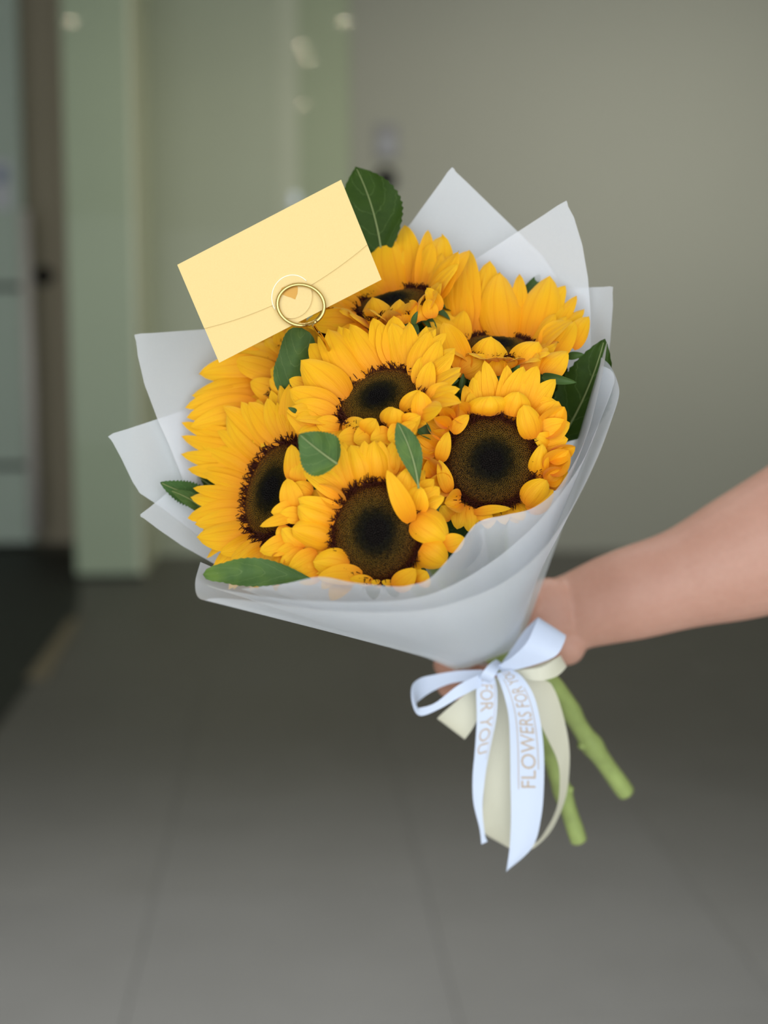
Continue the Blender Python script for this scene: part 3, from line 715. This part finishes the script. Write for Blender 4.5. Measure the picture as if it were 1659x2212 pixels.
# ------------------------------------------------------------------ vellum wrap
wrap = thing('paper_wrap', 'translucent white vellum paper wrapped in a cone around the sunflowers', 'paper wrap', TIE)
def plane_d(px, py): return 0.80 + 0.6 * (900 - py) * 0.8 / FPX
def sheet(top, tie_px, nu=26, nv=18, bulge=0.0, flat=None):
    """top: (px, py, depth offset) along the upper edge; tie_px: matching two ends near the tie (px, py, depth)"""
    if flat:                                                  # a flat sheet: every point lies in one plane
        o_ = P(tie_px[0][0] / 2 + tie_px[1][0] / 2, tie_px[0][1], tie_px[0][2]); a_, b_ = P(top[0][0], top[0][1], flat[0]), P(top[-1][0], top[-1][1], flat[1])
        pn = np.cross(a_ - o_, b_ - o_)
        dd = lambda x, y: float(np.dot(o_ - CAM, pn) / np.dot(ray(x, y), pn))
        te = crom([(a, b, dd(a, b)) for a, b, c in top], nu)
        tie_px = tuple((q_[0], q_[1], dd(q_[0], q_[1])) for q_ in tie_px)
    else:
        te = crom([(a, b, plane_d(a, b) + c) for a, b, c in top], nu)
    t0_, t1_ = np.array(tie_px[0], float), np.array(tie_px[1], float)
    vs, uv = [], []
    top3 = [P(*q) for q in te]
    bot3 = [P(*(t0_ + (t1_ - t0_) * i / (nu - 1))) for i in range(nu)]
    for j in range(nv):
        t = j / (nv - 1)
        for i in range(nu):
            p = bot3[i] * (1 - t) + top3[i] * t
            if bulge:
                p = p + nrm(CAM - p) * bulge * math.sin(math.pi * t) * math.sin(math.pi * i / (nu - 1)) ** .6
            vs.append(p); uv.append((i / (nu - 1), t))
    return mk('paper_sheet', vs, grid_faces(nv, nu), M['paper'], wrap, origin=TIE, uvs=uv)
def lerp_pts(pts, n):                       # straight edges between given corners (no overshoot)
    out = []
    for a, b in zip(pts[:-1], pts[1:]):
        for k in range(n): out.append(tuple(np.array(a) + (np.array(b) - np.array(a)) * k / n))
    return out + [pts[-1]]
# back sheets, each a pointed corner standing up behind the flowers
sheet(lerp_pts([(690, 700, .075), (880, 492, .05), (975, 362, .045), (1010, 395, .045), (1118, 500, .045), (1170, 550, .045), (1200, 595, .045), (1235, 680, .045)], 4), ((1050, 1425, 1.01), (1100, 1425, 1.01)), nu=60, flat=(.93, .90))
sheet(lerp_pts([(900, 640, .06), (1030, 558, .04), (1221, 434, .035), (1240, 470, .035), (1258, 530, .035), (1270, 600, .034), (1276, 680, .034), (1276, 760, .03), (1270, 850, .03)], 4), ((1070, 1420, 1.0), (1115, 1415, 1.0)), nu=60, flat=(.91, .89))
sheet(lerp_pts([(1090, 640, .055), (1240, 622, .03), (1323, 619, .03), (1324, 660, .028), (1318, 740, .022), (1308, 800, .018), (1290, 930, .015)], 4), ((1085, 1415, 1.0), (1120, 1405, .99)), nu=48, flat=(.93, .89))
sheet(lerp_pts([(640, 690, .08), (445, 711, .045), (292, 722, .04), (298, 770, .04), (312, 830, .04), (340, 905, .04), (365, 960, .04), (395, 1035, .04), (440, 1120, .045)], 4), ((1050, 1430, 1.0), (1080, 1430, 1.01)), nu=60, flat=(.92, .87))
sheet(lerp_pts([(560, 835, .07), (398, 886, .032), (235, 940, .025), (262, 990, .025), (286, 1040, .025), (302, 1065, .025), (345, 1094, .025), (420, 1150, .03)], 4), ((1045, 1435, 1.0), (1075, 1435, 1.0)), nu=52, flat=(.90, .875))
sheet(lerp_pts([(470, 985, .06), (365, 1062, .015), (302, 1113, .01), (340, 1142, .01), (395, 1180, .012), (452, 1212, .014), (540, 1262, .02)], 4), ((1035, 1438, 1.0), (1065, 1440, .99)), nu=44, flat=(.885, .885))
# front sheets
sheet([(1312, 735, .0), (1303, 800, -.004), (1285, 880, -.008), (1268, 940, -.014), (1240, 1000, -.018), (1200, 1060, -.02), (1150, 1098, -.022), (1090, 1113, -.024), (1030, 1130, -.026), (985, 1188, -.027), (930, 1248, -.036), (890, 1263, -.038), (850, 1267, -.040), (760, 1258, -.040), (690, 1246, -.038), (610, 1262, -.032), (520, 1272, -.020)], ((1108, 1405, .965), (1010, 1444, .965)), nu=90, bulge=.036)
sheet([(1300, 790, .006), (1322, 802, .0), (1326, 830, -.004), (1300, 900, -.016), (1262, 990, -.026), (1205, 1075, -.032), (1150, 1140, -.034), (1060, 1215, -.036), (960, 1272, -.043), (870, 1296, -.046), (730, 1300, -.045), (600, 1292, -.036), (470, 1272, -.016), (445, 1262, -.004)], ((1110, 1402, .962), (1000, 1446, .962)), nu=80, bulge=.040)
sheet([(1296, 770, .02), (1318, 790, .012), (1334, 825, .004), (1337, 855, -.004), (1322, 905, -.016), (1290, 990, -.03), (1240, 1090, -.04), (1170, 1190, -.046), (1080, 1262, -.048), (960, 1308, -.052), (850, 1322, -.053), (700, 1318, -.050), (560, 1300, -.038), (470, 1292, -.016), (440, 1296, -.008), (425, 1285, .0), (422, 1255, .008), (433, 1214, .018)], ((1114, 1398, .958), (985, 1448, .96)), nu=100, bulge=.044)

# ------------------------------------------------------------------ envelope and its wire holder
q = [P(366, 584, .782), P(725, 393, .775), P(836, 600, .782), P(491, 772, .790)]
ec = sum(q) / 4; eu = nrm((q[1] - q[0]) + (q[2] - q[3])); en = nrm(np.cross(eu, (q[0] - q[3]) + (q[1] - q[2])))
ev = np.cross(en, eu)
ew = (np.linalg.norm(q[1] - q[0]) + np.linalg.norm(q[2] - q[3])) / 2; eh = (np.linalg.norm(q[0] - q[3]) + np.linalg.norm(q[1] - q[2])) / 2
def EV(u, v, h=0.0, sk=0.06): return ec + eu * (u * ew + sk * v * eh * 1.3) + ev * (v * eh) + en * h
t = NT('pearl_cream_card'); tc = t.n('ShaderNodeTexCoord').outputs['Object']; nz = t.noise(tc, 1500.0, 4, .7)
cc = t.mixc(nz, (0.72, 0.515, 0.185), (0.80, 0.60, 0.24))
b = t.bsdf(cc, 0.45, 0.4); t.put(b.inputs['Normal'], t.bump(nz, 0.10, 0.0004)); M['card'] = t.done(b.outputs[0])
t = NT('sticker_film'); tc = t.n('ShaderNodeTexCoord').outputs['Object']; nz = t.noise(tc, 800.0, 2)
b = t.bsdf(t.mixc(nz, (0.71, 0.505, 0.175), (0.76, 0.555, 0.21)), 0.35, 0.5); M['film'] = t.done(b.outputs[0])
M['film_glint'] = plain('sticker_glint', (0.97, 0.92, 0.62), 0.3, 0.5, 0.02, 50)  # highlight along the sticker edge, put into a pale colour
M['heart'] = plain('gold_heart_print', (0.50, 0.25, 0.03), 0.4, 0.5, 0.08, 90, Metallic=0.3)
M['gold'] = plain('gold_wire', (0.62, 0.46, 0.17), 0.2, 0.5, 0.05, 60, Metallic=1.0)
env = thing('envelope', 'small pearl cream gift envelope with a round heart sticker, above the sunflowers', 'envelope', EV(0, -.5))
def slab(name, outline, h0, h1, mat, parent):
    n = len(outline); vs = [EV(u, v, h0) for u, v in outline] + [EV(u, v, h1) for u, v in outline]
    fs = [tuple(range(n, 2 * n)), tuple(range(n))[::-1]] + [(i, (i + 1) % n, n + (i + 1) % n, n + i) for i in range(n)]
    return mk(name, vs, fs, mat, parent, smooth=False)
slab('pocket', [(-.5, -.5), (.5, -.5), (.5, .499), (-.5, .499)], -.0006, .0002, M['card'], env)
def flap_v(u): return -.145 - .105 * (1 - (2 * u) ** 2)
slab('flap', [(-.5, .5)] + [(u, flap_v(u)) for u in np.linspace(-.5, .5, 31)] + [(.5, .5)], .0002, .0013, M['card'], env)
def img2uv(px, py):
    d = ray(px, py); h = CAM + d * (np.dot(ec - CAM, en) / np.dot(d, en)) - ec
    v = h.dot(ev) / eh; return (h.dot(eu) - .06 * v * eh * 1.3) / ew, v
su, sv = img2uv(631, 641); sr = 45 * px2m(.78)
def circ(r, n=40, a0=0, a1=2 * math.pi, end=False): return [(su + r * math.cos(a0 + (a1 - a0) * k / (n - 1 if end else n)) / ew, sv + r * math.sin(a0 + (a1 - a0) * k / (n - 1 if end else n)) / eh) for k in range(n)]
seal = slab('sticker', circ(sr), .0002, .0015, M['film'], env); seal['label'] = 'round clear sticker sealing the flap'
v, f = tube([EV(u, w_, .0015) for u, w_ in circ(sr, 30, math.radians(20), math.radians(190), True)], .00042, 6)
mk('rim_glint', v, f, M['film_glint'], seal)
hp = [img2uv(*a) for a in ((638, 647), (629, 643), (619, 640), (610, 636), (606, 629), (609, 622), (616, 619), (623, 621), (626, 616), (633, 612), (641, 615), (644, 622), (643, 634))]
h_ = slab('heart', hp, .0015, .00165, M['heart'], seal); h_['label'] = 'gold heart printed on the sticker'
holder = thing('card_holder', 'gold wire ring clip holding the envelope among the petals', 'card holder', P(700, 725, .79))
pts = []
cx, cy, rx, ry_ = 650, 659, 51, 44
ti = math.radians(-12)
for k in range(97):
    a = math.radians(-60 + 720 * k / 96); tt = k / 96
    u, w_ = rx * math.cos(a), ry_ * math.sin(a)
    x = cx + u * math.cos(ti) - w_ * math.sin(ti); y = cy - (u * math.sin(ti) + w_ * math.cos(ti))
    d = np.dot(ec - CAM, en) / np.dot(ray(x, y), en)
    off = .0028 if tt < .47 else (-.0028 if tt > .53 else .0028 - .0056 * (tt - .47) / .06)
    sh = 1.0 if tt < .5 else .97
    pts.append(P(cx + (x - cx) * sh, cy + (y - cy) * sh, d - off))
v, f = tube(pts, .00115, 10); mk('ring', v, f, M['gold'], holder)
w0 = pts[0]
v, f = tube(crom([w0, P(682, 695, .779), P(677, 702, .781), P(684, 714, .785), P(700, 736, .795), P(760, 850, .86), P(900, 1100, .93)], 40), .00105, 8); mk('wire_stem', v, f, M['gold'], holder)

# ------------------------------------------------------------------ ribbons
def ribbon(name, pairs, mat, parent, n=48, m=7, camber=0.0):
    """pairs: ((px,py,d),(px,py,d)) of the two edges along the ribbon"""
    ea, eb = crom([a for a, b in pairs], n), crom([b for a, b in pairs], n)
    vs, uv = [], []
    for j in range(n):
        A_, B_ = P(*ea[j]), P(*eb[j])
        for i in range(m):
            s = i / (m - 1); vs.append(A_ * (1 - s) + B_ * s + nrm(CAM - A_) * camber * math.sin(math.pi * s)); uv.append((s, j / (n - 1)))
    o = mk(name, vs, grid_faces(n, m), mat, parent, origin=vs[0], uvs=uv)
    def at(t, s, h=0.0004):
        x = min(max(t, 0), 1) * (n - 1); i = min(int(x), n - 2); fr = x - i
        a = ea[i] * (1 - fr) + ea[i + 1] * fr; b = eb[i] * (1 - fr) + eb[i + 1] * fr
        A_, B_ = P(*a), P(*b); return A_ * (1 - s) + B_ * s + nrm(CAM - A_) * (camber * math.sin(math.pi * s) + h)
    return o, at
def pr(d, *quads):                     # (ax, ay, bx, by[, da, db])
    out = []
    for q_ in quads:
        da = q_[4] if len(q_) > 4 else 0; db = q_[5] if len(q_) > 5 else da
        out.append(((q_[0], q_[1], d + da), (q_[2], q_[3], d + db)))
    return out
bow = thing('white_ribbon', 'white satin ribbon bow with gold lettering, tied at the paper cone tip', 'ribbon', P(1066, 1455, .93))
crm = thing('cream_ribbon', 'cream satin ribbon looped behind the white bow', 'ribbon', P(1080, 1455, .945))
ribbon('loop', pr(.93, (1072, 1440, 1086, 1453), (1104, 1421, 1152, 1437, -.008), (1137, 1389, 1200, 1417, -.012), (1156, 1350, 1218, 1389, -.008), (1163, 1334, 1222, 1372, .0), (1157, 1338, 1214, 1378, .012), (1133, 1362, 1180, 1410, .018), (1108, 1398, 1130, 1432, .018), (1078, 1440, 1084, 1452, .01)), M['satin_white'], bow)
ribbon('loop', pr(.93, (1044, 1447, 1036, 1470, .012), (990, 1449, 980, 1475, .016), (935, 1458, 935, 1493, .016), (906, 1466, 906, 1513, .012), (889, 1484, 900, 1521, .004), (891, 1522, 902, 1527, .0), (907, 1546, 907, 1529, -.004), (946, 1533, 941, 1518, -.008), (997, 1504, 990, 1480, -.010), (1040, 1482, 1040, 1455, -.004)), M['satin_white'], bow)
ribbon('knot', pr(.926, (1088, 1436, 1072, 1424, .012), (1078, 1446, 1058, 1434, -.002), (1068, 1462, 1044, 1450, -.006), (1060, 1474, 1036, 1464, -.002), (1056, 1480, 1034, 1470, .012)), M['satin_white'], bow)
o, at_f = ribbon('tail', pr(.926, (1070, 1455, 1105, 1446), (1080, 1475, 1128, 1462, -.004), (1091, 1510, 1152, 1500, -.006), (1099, 1550, 1166, 1552, -.004), (1102, 1610, 1174, 1615), (1103, 1690, 1175, 1690, .004), (1104, 1760, 1169, 1765, .006), (1101, 1830, 1150, 1830, .008), (1093, 1884, 1097, 1880, .010)), M['satin_white'], bow, n=60, camber=.0015)
tail_f = o
o, at_l = ribbon('tail', pr(.928, (1032, 1462, 1068, 1462), (1029, 1495, 1074, 1495, .0), (1030, 1555, 1072, 1550, .002, .0), (1026, 1620, 1060, 1610, .004, .002), (1021, 1680, 1049, 1670, .006), (1023, 1735, 1042, 1742, .008), (1036, 1790, 1047, 1800, .010), (1040, 1824, 1053, 1818, .012)), M['satin_white'], bow, n=60)
tail_l = o
ribbon('loop', pr(.937, (1092, 1449, 1096, 1458), (1110, 1448, 1116, 1459, -.004), (1140, 1446, 1137, 1467, -.008), (1172, 1440, 1170, 1470, -.010), (1200, 1423, 1204, 1460, -.006), (1211, 1415, 1224, 1440, .002), (1200, 1421, 1212, 1446, .012), (1150, 1440, 1158, 1458, .014), (1100, 1448, 1106, 1458, .01)), M['satin_cream'], crm)
ribbon('loop', pr(.945, (1048, 1470, 1060, 1490), (1015, 1492, 1040, 1535, -.004), (975, 1524, 1022, 1572, -.004), (945, 1551, 1004, 1597, .0), (955, 1545, 1012, 1585, .012), (1000, 1508, 1040, 1540, .014), (1045, 1472, 1060, 1490, .01)), M['satin_cream'], crm)
ribbon('long_loop', pr(.945, (1052, 1465, 1088, 1462), (1056, 1545, 1116, 1542, -.002), (1048, 1660, 1124, 1660, .0), (1042, 1750, 1118, 1762, .004), (1044, 1796, 1110, 1834, .010), (1085, 1820, 1130, 1838, .022), (1150, 1824, 1157, 1829, .022, .026), (1184, 1785, 1193, 1791, .018, .026), (1205, 1736, 1221, 1726, .014, .02), (1209, 1677, 1230, 1660, .010, .016), (1203, 1640, 1228, 1600, .008, .012), (1186, 1602, 1213, 1532, .004, .008), (1160, 1550, 1196, 1487, .002, .004), (1130, 1480, 1178, 1470, .0), (1095, 1462, 1120, 1456, .0)), M['satin_cream'], crm, n=90)
# lettering: flat foil print that follows the ribbon
def lettering(body, at, tail, t0_, t1_, s_mid, s_h, down=False):
    cu = bpy.data.curves.new('lettering', 'FONT'); cu.body = body; cu.size = 1.0; cu.resolution_u = 3
    tmp = bpy.data.objects.new('lettering_source', cu); COL.objects.link(tmp)
    bpy.context.view_layer.update()
    me = bpy.data.meshes.new_from_object(tmp.evaluated_get(bpy.context.evaluated_depsgraph_get()))
    bpy.data.objects.remove(tmp); bpy.data.curves.remove(cu)
    co = np.array([v.co[:] for v in me.vertices]); fs = [tuple(p.vertices) for p in me.polygons]; bpy.data.meshes.remove(me)
    x0, x1 = co[:, 0].min(), co[:, 0].max(); y1 = 0.70
    vs = []
    for c in co:
        a = (c[0] - x0) / (x1 - x0); h = c[1] / y1 - .5
        tt = t0_ + (t1_ - t0_) * a
        vs.append(at(tt, s_mid + (h if down else -h) * s_h))
    mk('lettering', vs, fs, M['foil'], tail, smooth=False)
def line(at, tail, t0_, t1_, s0, s1):
    vs = []
    for k in range(30):
        tt = t0_ + (t1_ - t0_) * k / 29; s = s0 + (s1 - s0) * k / 29
        vs += [at(tt, s - .011), at(tt, s + .011)]
    mk('gold_line', vs, [(2 * k, 2 * k + 1, 2 * k + 3, 2 * k + 2) for k in range(29)], M['foil'], tail, smooth=False)
lettering('FLOWERS FOR YOU', at_f, tail_f, .645, .02, .53, .44)
line(at_f, tail_f, .10, .65, .22, .24); line(at_f, tail_f, .20, .58, .80, .83)
lettering('S FOR YOU', at_l, tail_l, .02, .46, .50, .62, True)
line(at_l, tail_l, .08, .5, .9, .86)

# ------------------------------------------------------------------ the hand and forearm
def loft(secs, ns=24):
    """secs: (top px, py, bottom px, py, depth, half thickness in m)"""
    s = crom(secs, len(secs) * 4); vs, fs = [], []
    for (tx, ty, bx, by, d, th) in s:
        Tp, Bp = P(tx, ty, d), P(bx, by, d); c = (Tp + Bp) / 2; h = (Tp - Bp) / 2
        for k in range(ns):
            a = 2 * math.pi * k / ns; vs.append(c + h * math.cos(a) - FWD * th * math.sin(a))
    n = len(s)
    for i in range(n - 1):
        for k in range(ns):
            k2 = (k + 1) % ns; fs.append((i * ns + k, i * ns + k2, (i + 1) * ns + k2, (i + 1) * ns + k))
    fs.append(tuple(range(ns))[::-1]); fs.append(tuple((n - 1) * ns + k for k in range(ns)))
    return vs, fs
def ball(c, r, ax=None, n=12):
    vs, fs = [], []
    ax = ax or (r, r, r)
    for i in range(n + 1):
        th = math.pi * i / n
        for k in range(2 * n):
            a = math.pi * k / n
            vs.append(c + RGT * ax[0] * math.sin(th) * math.cos(a) + UPV * ax[1] * math.sin(th) * math.sin(a) - FWD * ax[2] * math.cos(th))
    for i in range(n):
        for k in range(2 * n):
            fs.append((i * 2 * n + k, i * 2 * n + (k + 1) % (2 * n), (i + 1) * 2 * n + (k + 1) % (2 * n), (i + 1) * 2 * n + k))
    return vs, fs
pieces = [loft([(2720, 420, 2860, 980, 1.03, .058), (2420, 570, 2530, 1090, 1.03, .055), (2150, 715, 2240, 1170, 1.03, .050), (1900, 850, 1990, 1240, 1.03, .046), (1790, 918, 1880, 1272, 1.03, .046), (1659, 1006, 1765, 1304, 1.03, .044), (1538, 1083, 1630, 1336, 1.03, .040), (1437, 1147, 1505, 1355, 1.03, .034), (1336, 1185, 1390, 1380, 1.03, .029), (1272, 1212, 1318, 1392, 1.035, .026),
                (1218, 1240, 1268, 1402, 1.04, .025), (1165, 1262, 1230, 1425, 1.045, .022), (1110, 1300, 1185, 1455, 1.05, .018), (1060, 1345, 1135, 1490, 1.055, .013), (1035, 1375, 1105, 1505, 1.055, .008)]),
          ball(P(1186, 1326, 1.030), 0, (.0265, .028, .017)), ball(P(1222, 1394, 1.032), 0, (.016, .016, .013))]
def finger(*pts):
    p_ = crom([P(*a[:3]) for a in pts], 22); r_ = crom([(a[3],) for a in pts], 22)[:, 0]
    pieces.append(tube(p_, r_, 14)); pieces.append(ball(p_[-1], r_[-1] * .98)); pieces.append(ball(p_[0], r_[0]))
finger((1050, 1385, 1.05, .0098), (1000, 1405, 1.045, .0092), (962, 1430, 1.02, .0085), (963, 1444, .995, .0075), (985, 1452, .985, .0066))
finger((1065, 1420, 1.055, .0098), (1010, 1440, 1.05, .0094), (968, 1472, 1.02, .0086), (972, 1488, .995, .0078), (1000, 1494, .985, .0068))
finger((1085, 1450, 1.055, .0092), (1040, 1475, 1.05, .0088), (1010, 1508, 1.02, .008), (1016, 1522, .998, .0072), (1040, 1526, .988, .0064))
finger((1110, 1470, 1.05, .0082), (1075, 1500, 1.048, .0076), (1052, 1530, 1.02, .0068), (1058, 1542, 1.0, .006), (1078, 1544, .992, .0054))
finger((1175, 1320, 1.03, .0125), (1140, 1300, 1.02, .011), (1105, 1300, 1.005, .0098), (1075, 1315, .995, .0086))
vs, fs = [], []
for v, f in pieces:
    b0 = len(vs); vs += list(v); fs += [tuple(b0 + i for i in ff) for ff in f]
arm = tag(mk('person', vs, fs, M['skin'], None, origin=P(1500, 1240, 1.02)), 'bare forearm reaching in sideways, hand gripping the stems behind the paper cone', 'person')
rm = arm.modifiers.new('remesh', 'REMESH'); rm.mode = 'VOXEL'; rm.voxel_size = 0.0016; rm.use_smooth_shade = True
sm = arm.modifiers.new('smooth', 'SMOOTH'); sm.factor = 0.5; sm.iterations = 14
